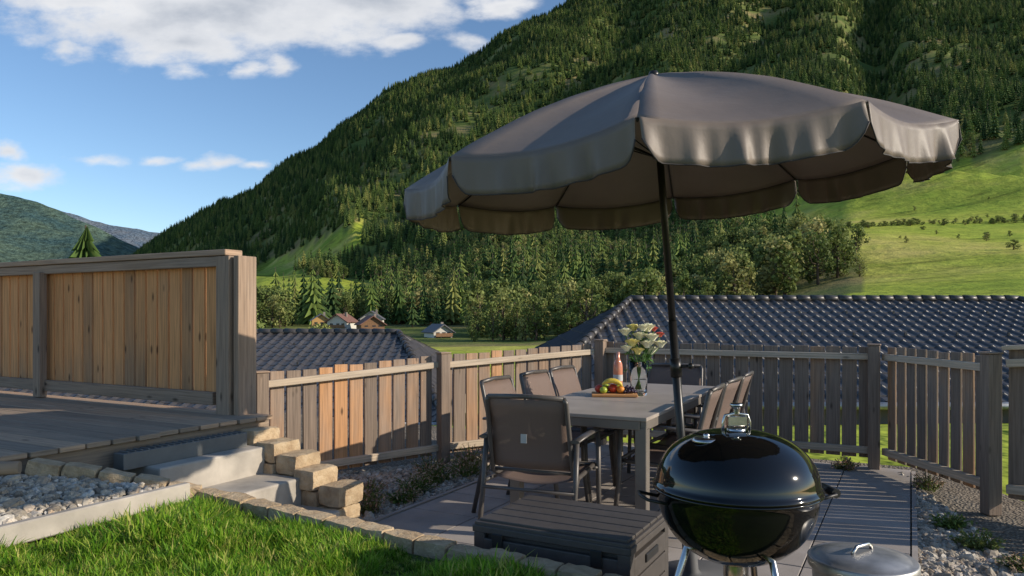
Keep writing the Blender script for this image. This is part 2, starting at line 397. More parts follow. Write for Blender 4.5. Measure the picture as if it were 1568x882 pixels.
scatter('conifer_forest',np.stack([X,Y,Z-.5],1),np.stack([wd,wd,hgt],1),np.stack([rng.normal(0,.03,n),rng.normal(0,.03,n),rng.uniform(0,6.28,n)],1),rng.integers(0,5,n),CC1)
N=4300
Y=np.sqrt(rng.uniform(170**2,720**2,N)); tq=rng.uniform(-.42,.62,N); X=tq*Y; Z=zat(X,Y); U,V=uv_of(X,Y,Z)
keep=~inpoly(U,V,meadowR)&~inpoly(U,V,meadowL)&~((Y<270)&(U<715))&~((Y<330)&(U>440)&(U<720)&(V>497))&~((U>1090)&(Y<200))&~(U<370)
X,Y,Z=X[keep],Y[keep],Z[keep]
hx=[];hy=[]
for k in range(130):
    f=rng.random(); yy_=330+40*f+rng.normal(0,4); hx.append((.33+.42*f)*yy_); hy.append(yy_)
for k in range(14):
    yy_=rng.uniform(200,480); hx.append(rng.uniform(.5,.72)*yy_); hy.append(yy_)
X=np.concatenate([X,hx]);Y=np.concatenate([Y,hy]);Z=np.concatenate([Z,zat(hx,hy)])
n=len(X); hgt=rng.uniform(6,19,n); hgt[-144:]*=.2; wd=hgt*rng.uniform(.7,1.25,n); wd[-144:]*=1.8
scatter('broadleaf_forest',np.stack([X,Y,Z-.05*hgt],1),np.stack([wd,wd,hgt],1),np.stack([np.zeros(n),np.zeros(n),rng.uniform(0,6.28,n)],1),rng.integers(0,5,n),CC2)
def single_conifer(x,y,z,h,w_,seed,n=16,tiers=17,R=.2):
    c=protocoll('tmp'); o=conifer('conifer_tree',c,con_m,tiers,n,R,seed); sc.collection.objects.link(o); o.location=(x,y,z); o.scale=(w_,w_,h)
single_conifer(-17.3,30,-4.5,9.75,15,5,14,24,.2)
def single_leaf(x,y,z,h,seed):
    c=protocoll('tmp'); o=deciduous('leafy_tree',c,dec_m,seed,3400,.020,16,.26,.2); sc.collection.objects.link(o); o.location=(x,y,z); o.scale=(h,h,h)
single_leaf(-15.2,42,-4,6.2,31); single_leaf(-12.6,48,-4,5.0,32)
# ---------------------------------------------------------------- houses
roof_m=simple('roof_tile_dark',(.06,.055,.054),.42,0,.3,3,.25,.01)
wall_m=simple('render_wall',(.26,.22,.18),.9,0,.08,2)
woodh_m=simple('chalet_wood',(.22,.12,.06),.8,0,.3,3)
win_m=simple('window_glass',(.03,.04,.05),.1,0,.1)
redroof=simple('roof_brown',(.20,.10,.075),.8,0,.2,2)
def tiled(mb,el,er,rl,rr,tile=.30,course=.38,nseg=8):
    el,er,rl,rr=map(Vector,(el,er,rl,rr)); d=(er-el).normalized(); L=(er-el).length
    up=((rl-el)-d*(rl-el).dot(d)); n=d.cross(up).normalized()
    S=up.length; nc_=max(1,int(S/course)); hl=(rl-el).dot(d); hr=(rr-el).dot(d)
    js=int(L/tile*nseg); b=len(mb.v); rws=[]
    for k in range(nc_):
        rws+= [(k/nc_,.020),((k+.97)/nc_,.0)]
    rws.append((1,.0))
    for f,off in rws:
        xl=hl*f; xr=L+(hr-L)*f
        for j in range(js+1):
            x=L*j/js; ph=(x/tile)%1; x=min(max(x,xl),xr)
            wv=.05*max(0,math.sin(2*math.pi*ph))**1.2
            mb.v.append(tuple(el+d*x+up*f+n*(off+wv))); mb.t.append(.5)
    for i in range(len(rws)-1):
        for j in range(js):
            a=b+i*(js+1)+j; mb.face([a,a+1,a+js+2,a+js+1])
def hiproof(name,xl,xr,y0,y1,yr,ze,zr,hl,hr,zg):
    e=empty(name); mb=MB()
    A=(xl,y0,ze);B=(xr,y0,ze);C=(xr,y1,ze);D=(xl,y1,ze);R1=(xl+hl,yr,zr);R2=(xr-hr,yr,zr)
    tiled(mb,A,B,R1,R2); tiled(mb,D,A,R1,R1); tiled(mb,B,C,R2,R2); tiled(mb,C,D,R2,R1)
    for p,q in ((R1,R2),(A,R1),(B,R2)):
        p=Vector(p);q=Vector(q);n=max(2,int((q-p).length/.38))
        for i in range(n):
            s=p.lerp(q,i/n);f=p.lerp(q,(i+1.08)/n)
            mb.tube([s+Vector((0,0,.06)),f+Vector((0,0,.05))],[.10,.085],8,0)
    for r_,f in enumerate((.3,.55,.8)):
        for i in range(int((xr-xl)/1.2)):
            x=xl+.6*(r_%2)+i*1.2; l=xl+hl*f; rr_=xr-hr*f
            if l+.2<x<rr_-.2: mb.box((x,y0+(yr-y0)*f-.05,ze+(zr-ze)*f+.08),(.04,.05,.07))
    mb.obj('roof',roof_m,e)
    mb=MB(); i_=.45; mb.box(((xl+xr)/2,(y0+y1)/2,(ze+zg)/2-.05),(xr-xl-2*i_,y1-y0-2*i_,ze-zg-.1)); mb.obj('walls',wall_m,e)
    mb=MB(); mb.tube([(xl,y0-.07,ze-.02),(xr,y0-.07,ze-.02)],.07,8); mb.obj('gutter',galv,e)
    mb=MB()
    for k in range(4):
        x=xl+1.5+k*(xr-xl-3)/3; mb.box((x,y0+i_-.01,ze-1.2),(1.0,.06,1.1),mi=0); mb.box((x,y0+i_-.03,ze-1.78),(1.1,.1,.05),mi=1)
    mb.obj('windows',[win_m,wall_m],e)
galv=simple('galvanised_steel',(.40,.39,.38),.45,.7,.22,14,.12,.002)
hiproof('tiled_roof_house',.15,18.2,13.5,27.1,20.3,-.30,1.72,3.1,4.3,-3.4)
hiproof('tiled_roof_house',-17,-1.35,15.5,29.5,22.5,-.95,.76,2.0,2.1,-3.9)
def chalet(x,y,w,d,h,rz,wm,rm):
    z=float(zat(x,y)); e=empty('chalet_house',(x,y,z-1),rz); mb=MB()
    mb.box((0,0,h/2),(w,d,h)); 
    b=len(mb.v)
    for p in ((-w/2,-d/2,h),(w/2,-d/2,h),(0,-d/2,h+w*.33),(-w/2,d/2,h),(w/2,d/2,h),(0,d/2,h+w*.33)): mb.v.append(p);mb.t.append(.5)
    mb.face([b,b+1,b+2]);mb.face([b+4,b+3,b+5]); mb.obj('walls',wm,e)
    mb=MB(); a=math.atan(.66)
    for s in (-1,1):
        R=Matrix.Rotation(s*a,3,'Y'); L=w/2/math.cos(a)+.9
        mb.box((s*(w/4+.25),0,h+w*.165-.05),(L,d+1.8,.25),R)
    mb.obj('roof',rm,e); mb=MB()
    for fx in (-.28,.05,.3):
        for fz in (.3,.72): mb.box((fx*w,-d/2-.03,h*fz),(1.0,.1,1.2))
    for fz in (.55,): mb.box((0,-d/2-.5,h*fz-.1),(w*.9,1,.15),mi=1); mb.box((0,-d/2-1,h*fz+.4),(w*.9,.08,.8),mi=1)
    mb.box((w*.2,0,h+w*.33),(.7,.7,1.6),mi=2); mb.obj('windows_balcony',[win_m,woodh_m,wall_m],e)
darkroof=simple('roof_slate',(.12,.12,.13),.6)
yel=simple('yellow_render',(.55,.33,.12),.9); whi=simple('white_render',(.6,.57,.5),.9)
chalet(-66,255,6,8,4.5,.3,yel,darkroof); chalet(-57,248,7,8,4.2,-.2,whi,redroof); chalet(-46,240,7.5,8,3.6,.4,woodh_m,redroof); chalet(-20.5,205,5.5,7,2.6,.5,whi,darkroof); chalet(-52,275,8,9,5,.1,whi,darkroof)
# ---------------------------------------------------------------- wood materials
W_deckwall=wood('larch_panel',(.66,.32,.13),(.40,.24,.135),.64,(.72,1.15),.78,1.12)
W_frame=wood('weathered_frame',(.40,.27,.18),(.33,.25,.19),.42)
W_deck=wood('deck_board_wood',(.46,.31,.20),(.38,.29,.21),.45,None,.75,1.1)
W_fence=wood('weathered_fence',(.52,.28,.135),(.34,.26,.20),.38,None,.68,1.12)
W_rail=wood('fence_rail_wood',(.54,.43,.31),(.47,.40,.32),.5)
e=empty('wooden_privacy_wall'); mb=MB()
wb=3.6; DZ=.66
a=-4.22
while a>-12:
    mb.box(AB(a,wb+random.uniform(-.002,.002),(DZ+.06+1.70)/2),(.113,.022,1.70-DZ-.06),RAB,tint=random.uniform(.2,.95))
    a-=.131
mb.obj('slats',W_deckwall,e,.003)
mb=MB()
mb.box(AB(-8.1,wb-.01,1.775),(7.95,.15,.04),RAB,.8); mb.box(AB(-8.1,wb-.055,1.715),(7.75,.035,.07),RAB,.55)
mb.box(AB(-8.15,wb-.045,DZ+.10),(7.75,.04,.09),RAB,.4)
for p in (-6.34,-8.5,-10.7): mb.box(AB(p,wb-.075,(DZ+1.68)/2+.01),(.10,.06,1.03),RAB,.45)
mb.box(AB(-4.16,wb-.045,(.35+1.75)/2),(.13,.07,1.4),RAB,.5); mb.box(AB(-4.05,wb+.02,(.3+1.75)/2),(.05,.16,1.45),RAB,.55)
mb.obj('frame',W_frame,e,.004)
mb=MB(); b=.3
while b<3.75:
    aend=-3.86+random.uniform(-.015,.02)
    mb.box(AB((aend-12)/2,b,DZ-.014),(12+aend,.134,.028),RAB); b+=.144
mb.box(AB(-3.93,2.0,DZ-.10),(.05,3.4,.13),RAB,.1)
mb.box(AB(-8,.24,DZ-.10),(8,.05,.15),RAB,.1)
for k in range(9): mb.box(AB(-4.2-k*.9,2,DZ-.09),(.08,3.4,.12),RAB,.1)
mb.obj('wooden_deck',W_deck,None,.003)
# ---------------------------------------------------------------- fences
def fence(name,p0,p1,zb,zt,posts,rail_top=.085,seedt=.5,spread=.5,cap=False,pw=.116,gap=.018,th=.022):
    e=empty(name); p0=Vector(p0).to_3d();p1=Vector(p1).to_3d(); d=(p1-p0); L=d.length; d.normalize(); R=frame(d); nrm=R@Vector((0,1,0))
    if nrm.dot(-(p0+p1)/2)<0: nrm=-nrm
    mb=MB(); s=pw/2
    while s<L-pw/2+.03:
        f=s/L; zb_=zb[0]+(zb[1]-zb[0])*f; zt_=zt[0]+(zt[1]-zt[0])*f+random.uniform(-.008,.008)
        c=p0+d*s; Rr=Matrix.Rotation(random.uniform(-.005,.005),3,nrm)@R
        mb.box(c+Vector((0,0,(zb_+zt_)/2+.03)),(pw+random.uniform(-.004,.004),th,zt_-zb_-.06),Rr,tint=min(1,max(0,random.gauss(seedt,spread*.4))))
        s+=pw+gap+random.uniform(-.002,.003)
    mb.obj('slats',W_fence,e,.003)
    mb=MB()
    for off,h in ((rail_top,.055),(None,.06)):
        if off is not None: za=zt[0]-off;zc=zt[1]-off
        else: za=zb[0]+.13;zc=zb[1]+.13
        q0=p0+Vector((0,0,za))+nrm*.038;q1=p1+Vector((0,0,zc))+nrm*.038
        mb.box((q0+q1)/2,((q1-q0).length,.05,h),frame(q1-q0),.75)
    if cap:
        q0=p0+Vector((0,0,zt[0]+.02));q1=p1+Vector((0,0,zt[1]+.02)); mb.box((q0+q1)/2,((q1-q0).length+.05,.14,.03),frame(q1-q0),.8)
    mb.obj('rails',W_rail,e,.004)
    mb=MB()
    for f in posts:
        c=p0+d*L*f+nrm*.07; zb_=zb[0]+(zb[1]-zb[0])*f; zt_=zt[0]+(zt[1]-zt[0])*f
        mb.box(c+Vector((0,0,(zb_-.06+zt_+.015)/2)),(.095,.095,zt_-zb_+.07),R,.35)
        mb.box(c+Vector((0,0,zt_+.022)),(.11,.11,.014),R,.6)
    mb.obj('posts',W_frame,e,.004)
fence('wooden_fence',(-2.06,5.86),(-.66,6.82),(-.05,0),(.87,.975),(.03,.995),seedt=.6,spread=.9)
fence('wooden_fence',(-.66,6.825),(.9,7.75),(0,.02),(.965,1.05),(.99,),seedt=.4,spread=.6)
fence('wooden_fence',(.95,7.72),(3.2,6.53),(0.02,.02),(1.06,1.06),(0.0,1.0),seedt=.3,spread=.5)
fence('wooden_fence',(3.29,6.46),(3.37,5.10),(0.02,.03),(1.06,1.06),(1.0,),seedt=.4,gap=.028,th=.018,pw=.112)
fence('wooden_fence',(3.40,5.06),(4.30,4.0),(.03,.1),(1.10,1.22),(.5,1),seedt=.4,cap=True,gap=.030,th=.018,pw=.108)
# ---------------------------------------------------------------- patio
m,t,b=newmat('paver_concrete'); g=t.add('ShaderNodeNewGeometry').outputs['Position']
at=t.add('ShaderNodeAttribute'); at.attribute_name='tint'
c=t.ramp(t.noise(g,3,6,.6),[(.3,(.30,.262,.228)),(.7,(.41,.365,.325))]); c=t.mix(1,c,t.ramp(at.outputs['Fac'],[(0,.82),(1,1.12)]),'MULTIPLY')
c=t.mix(1,c,t.ramp(t.noise(g,160,3),[(.3,.85),(.7,1.1)]),'MULTIPLY')
t.link(c,b.inputs['Base Color']); b.inputs['Roughness'].default_value=.75; t.link(t.bump(t.noise(g,200,3),.2,.002),b.inputs['Normal']); paver=m
mb=MB(); ts=.508
for i in range(6):
    for j in range(9):
        mb.box(AB(-3.06+.255+i*.51,2.68+.255+j*.51,-.02+random.uniform(-.0015,.0015)),(ts-.006,ts-.006,.04),RAB)
mb.obj('patio_paving',paver,None,.002)
gm,t,b=newmat('gravel_bed'); g=t.add('ShaderNodeNewGeometry').outputs['Position']
vo=t.add('ShaderNodeTexVoronoi'); vo.inputs['Scale'].default_value=45; t.link(g,vo.inputs['Vector'])
t.link(t.mix(1,t.ramp(t.noise(g,4,5),[(.3,(.26,.21,.15)),(.7,(.40,.335,.255))]),t.ramp(vo.outputs['Distance'],[(0,1.2),(.6,.35)]),'MULTIPLY'),b.inputs['Base Color']); b.inputs['Roughness'].default_value=.95
bb=t.math('SUBTRACT',1,vo.outputs['Distance']); t.link(t.bump(bb,.8,.02),b.inputs['Normal'])
mb=MB()
def sheet(poly,z): 
    b0=len(mb.v)
    for p in poly: mb.v.append((p[0],p[1],z)); mb.t.append(.5)
    mb.face(list(range(b0,b0+len(poly))))
sheet([tuple(AB(-9,2.2)[:2]),tuple(AB(2.2,2.2)[:2]),tuple(AB(1.6,5)[:2]),tuple(AB(.2,7.6)[:2]),tuple(AB(-9,7.6)[:2])],-.035)
mb.obj('gravel_ground',gm)
stone_m=randmat('pebble_stone',[(0,(.20,.17,.135)),(.25,(.36,.315,.25)),(.5,(.52,.46,.37)),(.7,(.42,.31,.21)),(.88,(.66,.60,.51)),(1,(.27,.25,.23))],.8,tintf=False,noisecol=3)
CS=protocoll('pebble_protos')
for k in range(6):
    mb=MB(); r_=random.Random(k)
    def fn(a,b_,k=k):
        th=a*2*math.pi; ph=b_*math.pi; d=Vector((math.sin(ph)*math.cos(th),math.sin(ph)*math.sin(th),math.cos(ph)))
        q=1+.45*noise.noise(d*1.6+Vector((k*7,0,0)))
        return Vector((d.x*1.15*q,d.y*.85*q,d.z*.65*q))
    mb.grid(fn,9,6,sm=False); mb.obj('pebble_%d'%k,stone_m,coll=CS,link=False)
SP=[];SS=[]
def strew(poly_ab,z,dens,smin,smax,zfn=None):
    A=[p[0] for p in poly_ab];B=[p[1] for p in poly_ab]; area=(max(A)-min(A))*(max(B)-min(B)); n=int(area*dens)
    aa=rng.uniform(min(A),max(A),n);bb_=rng.uniform(min(B),max(B),n); ok=inpoly(aa,bb_,poly_ab)
    for a_,b_ in zip(aa[ok],bb_[ok]):
        s=smin+(smax-smin)*rng.random()**1.6; s*=(1.7 if rng.random()<.05 else 1); p=AB(a_,b_,(zfn(a_,b_) if zfn else z)+rng.uniform(0,.012)); SP.append(tuple(p)); SS.append(s)
strew([(-4.7,3.3),(-3.09,3.3),(-3.09,7.2),(-3.0,7.2),(-4.7,4.2)],-.03,3000,.009,.025)
strew([(0.02,2.3),(2.2,2.3),(1.4,3.6),(.75,4.1),(.45,5.2),(-.1,7.15),(0.02,7.15)],-.03,3400,.009,.028)
bedz=lambda a_,b_: .475+.08*max(0,min(1,(-3.25-a_)/.6))
strew([(-3.86,.6),(-3.27,.6),(-3.27,2.42),(-3.86,2.0)],0,3600,.009,.026,bedz)
n=len(SP); SS=np.array(SS)
scatter('gravel',SP,np.stack([SS,SS,SS*rng.uniform(.8,1.3,n)],1),np.stack([rng.normal(0,.5,n),rng.normal(0,.5,n),rng.uniform(0,6.28,n)],1),rng.integers(0,6,n),CS)
# ---------------------------------------------------------------- lawn
def lz(a,b): return .372-.030*(max(-4,min(.5,a))+2.2)
grass_soil=simple('lawn_soil',(.06,.085,.018),.95,0,.3,9,.4,.01)
mb=MB(); mb.grid(lambda u,v: AB(-12+18*u,-14+16.56*v,lz(-12+18*u,0)-.03+ .015*noise.noise((u*30,v*30,0))),60,50); mb.obj('lawn',grass_soil)
mb=MB()
sheetp=[(-3.86,.3),(-3.25,.3),(-3.25,2.5),(-3.86,2.05)]
for a_,b_ in sheetp: mb.v.append(tuple(AB(a_,b_,bedz(a_,b_)-.012))); mb.t.append(.5)
mb.face([0,1,2,3]); mb.obj('gravel_bed_ground',gm)
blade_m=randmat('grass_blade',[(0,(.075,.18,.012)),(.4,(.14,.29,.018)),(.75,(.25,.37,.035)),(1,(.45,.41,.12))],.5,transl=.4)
CG=protocoll('grass_protos')
for k in range(6):
    mb=MB(); r_=random.Random(50+k)
    for i in range(14):
        a=r_.uniform(0,6.28); h=r_.uniform(.03,.085); ln=r_.uniform(.1,.95)*h; w=r_.uniform(.0016,.0034)
        x0,y0=r_.gauss(0,.013),r_.gauss(0,.013); d=Vector((math.cos(a),math.sin(a),0)); s=Vector((-d.y,d.x,0))
        b0=len(mb.v)
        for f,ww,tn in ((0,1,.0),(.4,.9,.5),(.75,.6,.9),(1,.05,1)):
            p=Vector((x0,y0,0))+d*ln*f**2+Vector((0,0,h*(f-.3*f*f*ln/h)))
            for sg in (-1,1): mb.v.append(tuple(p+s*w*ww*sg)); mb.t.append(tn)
        for q in range(3): mb.face([b0+2*q,b0+2*q+1,b0+2*q+3,b0+2*q+2],None,0,True)
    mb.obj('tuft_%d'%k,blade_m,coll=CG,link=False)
def lawnpts(n,a0,a1,b0,b1):
    a_=rng.uniform(a0,a1,n); b_=rng.uniform(b0,b1,n); ok=~((a_<-3.2)&(b_>.6)); return a_[ok],b_[ok]
a1_,b1_=lawnpts(24000,-4.2,-.5,1.15,2.54); a2_,b2_=lawnpts(7000,-6,2,-1.5,1.2)
aa=np.concatenate([a1_,a2_]);bb_=np.concatenate([b1_,b2_])
gp=[tuple(AB(x,y,lz(x,y)-.03)) for x,y in zip(aa,bb_)]; n=len(gp)
cl=np.array([noise.noise((x*2.6,y*2.6,0))+.5*noise.noise((x*8,y*8,3)) for x,y in zip(aa,bb_)]); s=rng.uniform(.45,1.25,n)*(1+1.0*cl)
s*=np.where(bb_>2.38,.7,1)
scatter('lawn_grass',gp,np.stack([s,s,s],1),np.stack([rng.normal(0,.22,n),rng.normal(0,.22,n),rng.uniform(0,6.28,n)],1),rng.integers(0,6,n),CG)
# ---------------------------------------------------------------- stones
m,t,b=newmat('sandstone_block'); g=t.add('ShaderNodeNewGeometry').outputs['Position']
at=t.add('ShaderNodeAttribute'); at.attribute_name='tint'
c=t.ramp(t.noise(g,14,7,.65),[(.3,(.38,.26,.15)),(.55,(.56,.42,.26)),(.75,(.62,.50,.34))]); c=t.mix(1,c,t.ramp(at.outputs['Fac'],[(0,.72),(1,1.12)]),'MULTIPLY')
t.link(c,b.inputs['Base Color']); b.inputs['Roughness'].default_value=.92; t.link(t.bump(t.noise(g,45,6,.7),.9,.02),b.inputs['Normal']); sand=m
conc=simple('step_concrete',(.40,.36,.305),.9,0,.25,5,.3,.004)
def roughbox(mb,c,sz,R,tint,amp=.007):
    n=4; c=Vector(c)
    for ax in range(3):
        for sg in (-1,1):
            o1,o2=[(1,2),(2,0),(0,1)][ax]
            def fn(a,b_):
                p=[0,0,0]; p[ax]=sg*sz[ax]/2; p[o1]=(a-.5)*sz[o1]*sg; p[o2]=(b_-.5)*sz[o2]
                k=Vector(p); w=c+R@k
                d=noise.noise_vector(w*17)*amp+noise.noise_vector(w*45)*amp*.5
                k2=Vector([k[i]*(1-.035*((abs(k[(i+1)%3])/(sz[(i+1)%3]/2))**6+(abs(k[(i+2)%3])/(sz[(i+2)%3]/2))**6)) for i in range(3)])
                return c+R@k2+d
            mb.grid(fn,n,n,0,tint,False)
mb=MB(); tops=[.645,.595,.53,.465,.39,.305]
for i,tz in enumerate(tops):
    a=-3.99+i*.175; z=tz; k=0
    while z>0.0:
        h=.13; roughbox(mb,AB(a+random.uniform(-.008,.008),3.52+random.uniform(-.012,.012),z-h/2),(.168,.23,h-.006),RAB,random.random()); z-=h; k+=1
mb.obj('stone_block_wall',sand)
mb=MB(); 
path=[(-3.84,2.08,.645),(-3.23,2.6,.455),(-2.2,2.62,.40),(-1.2,2.62,.365),(1.2,2.62,.34)]
for (a0,b0,z0),(a1,b1,z1) in zip(path[:-1],path[1:]):
    L=math.hypot(a1-a0,b1-b0); n=max(1,round(L/.165))
    for i in range(n):
        f=(i+.5)/n; p=AB(a0+(a1-a0)*f,b0+(b1-b0)*f,0); q0=AB(a0,b0,z0);q1=AB(a1,b1,z1); R=frame(q1-q0)
        zt=z0+(z1-z0)*f+random.uniform(-.006,.006); roughbox(mb,p+Vector((0,0,zt-.04)),(L/n-.008,.105+random.uniform(-.008,.008),.08),R@Matrix.Rotation(random.uniform(-.03,.03),3,'Z'),random.uniform(.1,.9))
        roughbox(mb,p+Vector((0,0,(zt-.085)/2)),(L/n-.006,.11,zt-.085),R0@frame(Vector((q1-q0).to_2d().to_3d())),random.uniform(.1,.6))
mb.obj('stone_kerb',sand)
mb=MB()
for i,(an,z) in enumerate(((-3.64,.50),(-3.33,.335),(-3.02,.17))):
    mb.box(AB((an-3.98)/2 if i==0 else an-.16,3.04,z/2-.02),((an+3.98) if i==0 else .325,.76,z+.04),RAB,.5)
mb.obj('concrete_steps',conc,None,.012,seg=2)
mb=MB(); mb.box(AB(-3.80,2.95,.545),(.09,.85,.09),RAB); 
for k in range(20): mb.box(AB(-3.80,2.56+k*.041,.594),(.08,.012,.01),RAB)
mb.obj('step_grating',simple('grating_grey',(.15,.15,.14),.6),None,.003)
mb=MB(); mb.box(AB(-3.235,1.55,.45),(.045,1.95,.09),RAB,.5); mb.obj('garden_edging',conc,None,.006)
mb=MB()
for k in range(3): 
    p=AB(-3.66+k*.03,1.62+k*.09,.60+.03*k); mb.tube([p-Vector((.12,.02*k,.03)),p,p+Vector((.1,-.03+.03*k,.0))],[.03,.045-.006*k,.03],8,0,.3)
mb.obj('driftwood_log',W_deck)
mb=MB(); mb.box(AB(.02,4.9,-.015),(.03,4.6,.04),RAB,.5); mb.box(AB(-3.08,5.2,-.012),(.03,3.9,.04),RAB,.5); mb.obj('paving_edge',paver)
# ---------------------------------------------------------------- table
TD=Vector((.45,.893,0)).normalized(); TN=Vector((TD.y,-TD.x,0))
tab_c=Vector((.777,4.27,0))+TD*1.05-TN*.45
alu=simple('aluminium_anthracite',(.10,.09,.083),.4,.2,.08,20,.05,.001)
tabtop=simple('table_top_grey',(.36,.31,.265),.42,0,.12,5,.1,.001)
e=empty('garden_table',tab_c,math.atan2(TN.y,TN.x))
mb=MB(); n=3
for k in range(n): mb.box((0,-1.05+.35+k*.70,.738),(.90,.697,.022)); 
mb.obj('table_top',tabtop,e,.003)
mb=MB()
for s in (-1,1):
    mb.box((s*.425,0,.70),(.04,2.06,.055)); mb.box((0,s*1.02,.70),(.81,.04,.055))
    for q in (-1,1): mb.box((s*.41,q*1.0,.34),(.07,.07,.67+.02))
mb.obj('frame_and_legs',simple('table_frame',(.20,.175,.15),.45,.2,.08),e,.004)
# ---------------------------------------------------------------- chairs
m,t,b=newmat('sling_fabric'); v=t.coord('UV',(170,170,1))
br=t.add('ShaderNodeTexChecker'); br.inputs['Scale'].default_value=1; t.link(v,br.inputs[0]); 
c=t.mix(br.outputs['Fac'],(.14,.096,.076),(.22,.155,.125)); t.link(c,b.inputs['Base Color']); b.inputs['Roughness'].default_value=.75
tr=t.add('ShaderNodeBsdfTransparent'); mx=t.add('ShaderNodeMixShader'); mx.inputs[0].default_value=.16; t.link(b.outputs[0],mx.inputs[1]); t.link(tr.outputs[0],mx.inputs[2]); t.link(mx.outputs[0],t.n['Material Output'].inputs[0]); sling=m
def make_chair():
    f=MB()
    for s in (-1,1):
        f.tube([(s*.245,.24,.425),(s*.245,-.12,.41),(s*.243,-.20,.44),(s*.24,-.255,.62),(s*.235,-.315,.86),(s*.222,-.325,.885)],.0145,8)
        f.tube([(s*.275,-.36,0),(s*.275,-.27,.40),(s*.272,-.235,.635)],[.016]*3,8)
        f.tube([(s*.275,.27,0),(s*.275,.235,.30),(s*.275,.225,.64)],[.016]*3,8)
        f.tube([(s*.275,-.28,.645),(s*.28,-.05,.655),(s*.28,.18,.655),(s*.28,.27,.635)],[.026]*4,8,0,flat=.4)
        f.tube([(s*.25,.2,.41),(s*.275,.232,.41)],.012,6); f.tube([(s*.245,-.12,.40),(s*.275,-.265,.39)],.012,6)
    f.tube([(-.222,-.325,.885),(0,-.34,.893),(.222,-.325,.885)],.0145,8)
    f.tube([(-.245,.24,.425),(.245,.24,.425)],.013,8); f.tube([(-.275,-.285,.36),(.275,-.285,.36)],.011,8); f.tube([(-.243,-.19,.45),(.243,-.19,.45)],.011,8)
    g=MB()
    g.grid(lambda a,b_: ((a-.5)*.47,-.205-.115*b_-.03*math.sin(math.pi*a)+.015*math.sin(math.pi*b_),.47+.405*b_),8,8)
    g.grid(lambda a,b_: ((a-.5)*.475,.235-.42*b_,.425-.02*b_-.03*math.sin(math.pi*a)),8,8,)
    k=MB(); k.box((0,-.35,.66),(.035,.002,.05)); return f,g,k
f_,g_,k_=make_chair()
fo=f_.obj('p',alu,link=False).data; go_=g_.obj('p',sling,link=False,).data
labelm=simple('label_white',(.5,.5,.48),.6)
lo=k_.obj('p',labelm,link=False).data
def chair(p,rz,lab=False):
    e=empty('garden_chair',p,rz)
    for nm,d in (('frame',fo),('sling',go_))+((('label',lo),) if lab else ()):
        o=bpy.data.objects.new(nm,d); sc.collection.objects.link(o); o.parent=e
        if nm=='sling':
            md=o.modifiers.new('s','SOLIDIFY'); md.thickness=.003
rt=math.atan2(TN.y,TN.x)
chair(Vector((.19,4.42,-.0)),rt+.10,True)
NL=Vector((.777,4.27,0))-TN*.9; NR=Vector((.777,4.27,0))
for i,tq_ in enumerate((.5,1.12,1.68)):
    chair(NL+TD*tq_-TN*(.02),rt-math.pi/2+random.uniform(-.06,.06))
    chair(NR+TD*(tq_+.08)+TN*(-.04),rt+math.pi/2+random.uniform(-.06,.06))
chair(tab_c+TD*1.12,rt+math.pi+.05)
# ---------------------------------------------------------------- table things
TZ=.75
glass,t,b=newmat('clear_glass'); b.inputs['Transmission Weight'].default_value=1; b.inputs['Roughness'].default_value=.02; b.inputs['Base Color'].default_value=(.95,.97,.96,1); b.inputs['IOR'].default_value=1.3
vx,vy=.94,5.48
e=empty('flower_vase',(vx,vy,TZ)); mb=MB()
mb.lathe([(0.001,0),(.055,0),(.06,.01),(.064,.12),(.078,.25),(.074,.25),(.060,.12),(.054,.02),(0.001,.015)],n=24); mb.obj('glass_vase',glass,e)
stem=simple('green_stem',(.07,.16,.03),.6); leafm=simple('bouquet_leaf',(.10,.21,.035),.55,0,.4,30)
mb=MB(); fl=[]
r_=random.Random(4)
pos=[(-.11,.47,0),(-.06,.39,2),(.0,.44,0),(.05,.38,0),(.085,.43,0),(-.015,.33,2),(.09,.33,0),(-.04,.50,2),(.11,.49,1),(.145,.45,1),(.06,.50,0),(.15,.38,0),(-.10,.35,0),(.02,.50,0)]
for x,z,k in pos:
    y=r_.uniform(-.08,.02); fl.append((Vector((x,y,z)),k)); mb.tube([(-x*.2,-y*.2,.03),(x*.3,y*.3,.25),(x,y,z-.02)],.0035,5)
mb.obj('stems',stem,e)
mb=MB()
for k in range(230):
    a=r_.uniform(0,6.28); z=r_.uniform(.18,.47); rr=r_.uniform(.02,.12); c=Vector((rr*math.cos(a)+.01,rr*math.sin(a)*.6+.02,z)); M=frame(Vector((r_.gauss(0,1),r_.gauss(0,1),r_.uniform(-.3,1))))
    s=r_.uniform(.012,.028); b0=len(mb.v)
    for q in ((-1.3,0,0),(0,.55,.1),(1.3,0,0),(0,-.55,.1)): mb.v.append(tuple(c+M@(Vector(q)*s))); mb.t.append(.5)
    mb.face([b0,b0+1,b0+2,b0+3])
mb.obj('leaves',leafm,e)
def rose(mb,c,r,mi):
    for ring,(n,rr,tilt) in enumerate(((4,.35,.1),(5,.65,.35),(6,1.0,.75))):
        for k in range(n):
            a=2*math.pi*(k+.4*ring)/n+r_.uniform(-.1,.1)
            def fn(u,v,a=a,rr=rr,tilt=tilt):
                w=(u-.5)*2; th=a+w*1.0*(.8)
                q=rr*r*(.35+.65*v+tilt*.3*v*v); zz=r*(-.6+1.35*v*(1-.25*tilt*v)-.25*w*w*v)
                return c+Vector((q*math.cos(th),q*math.sin(th),zz))
            mb.grid(fn,4,4,mi)
mb=MB()
for c,k in fl: rose(mb,c,(.026 if k==1 else .044)*r_.uniform(.85,1.15),k)
mb.obj('rose_blooms',[simple('rose_cream',(.86,.83,.62),.6,0,.08,20),simple('rose_red',(.70,.14,.10),.6),simple('rose_yellow',(.85,.74,.28),.6,0,.1,20)],e)
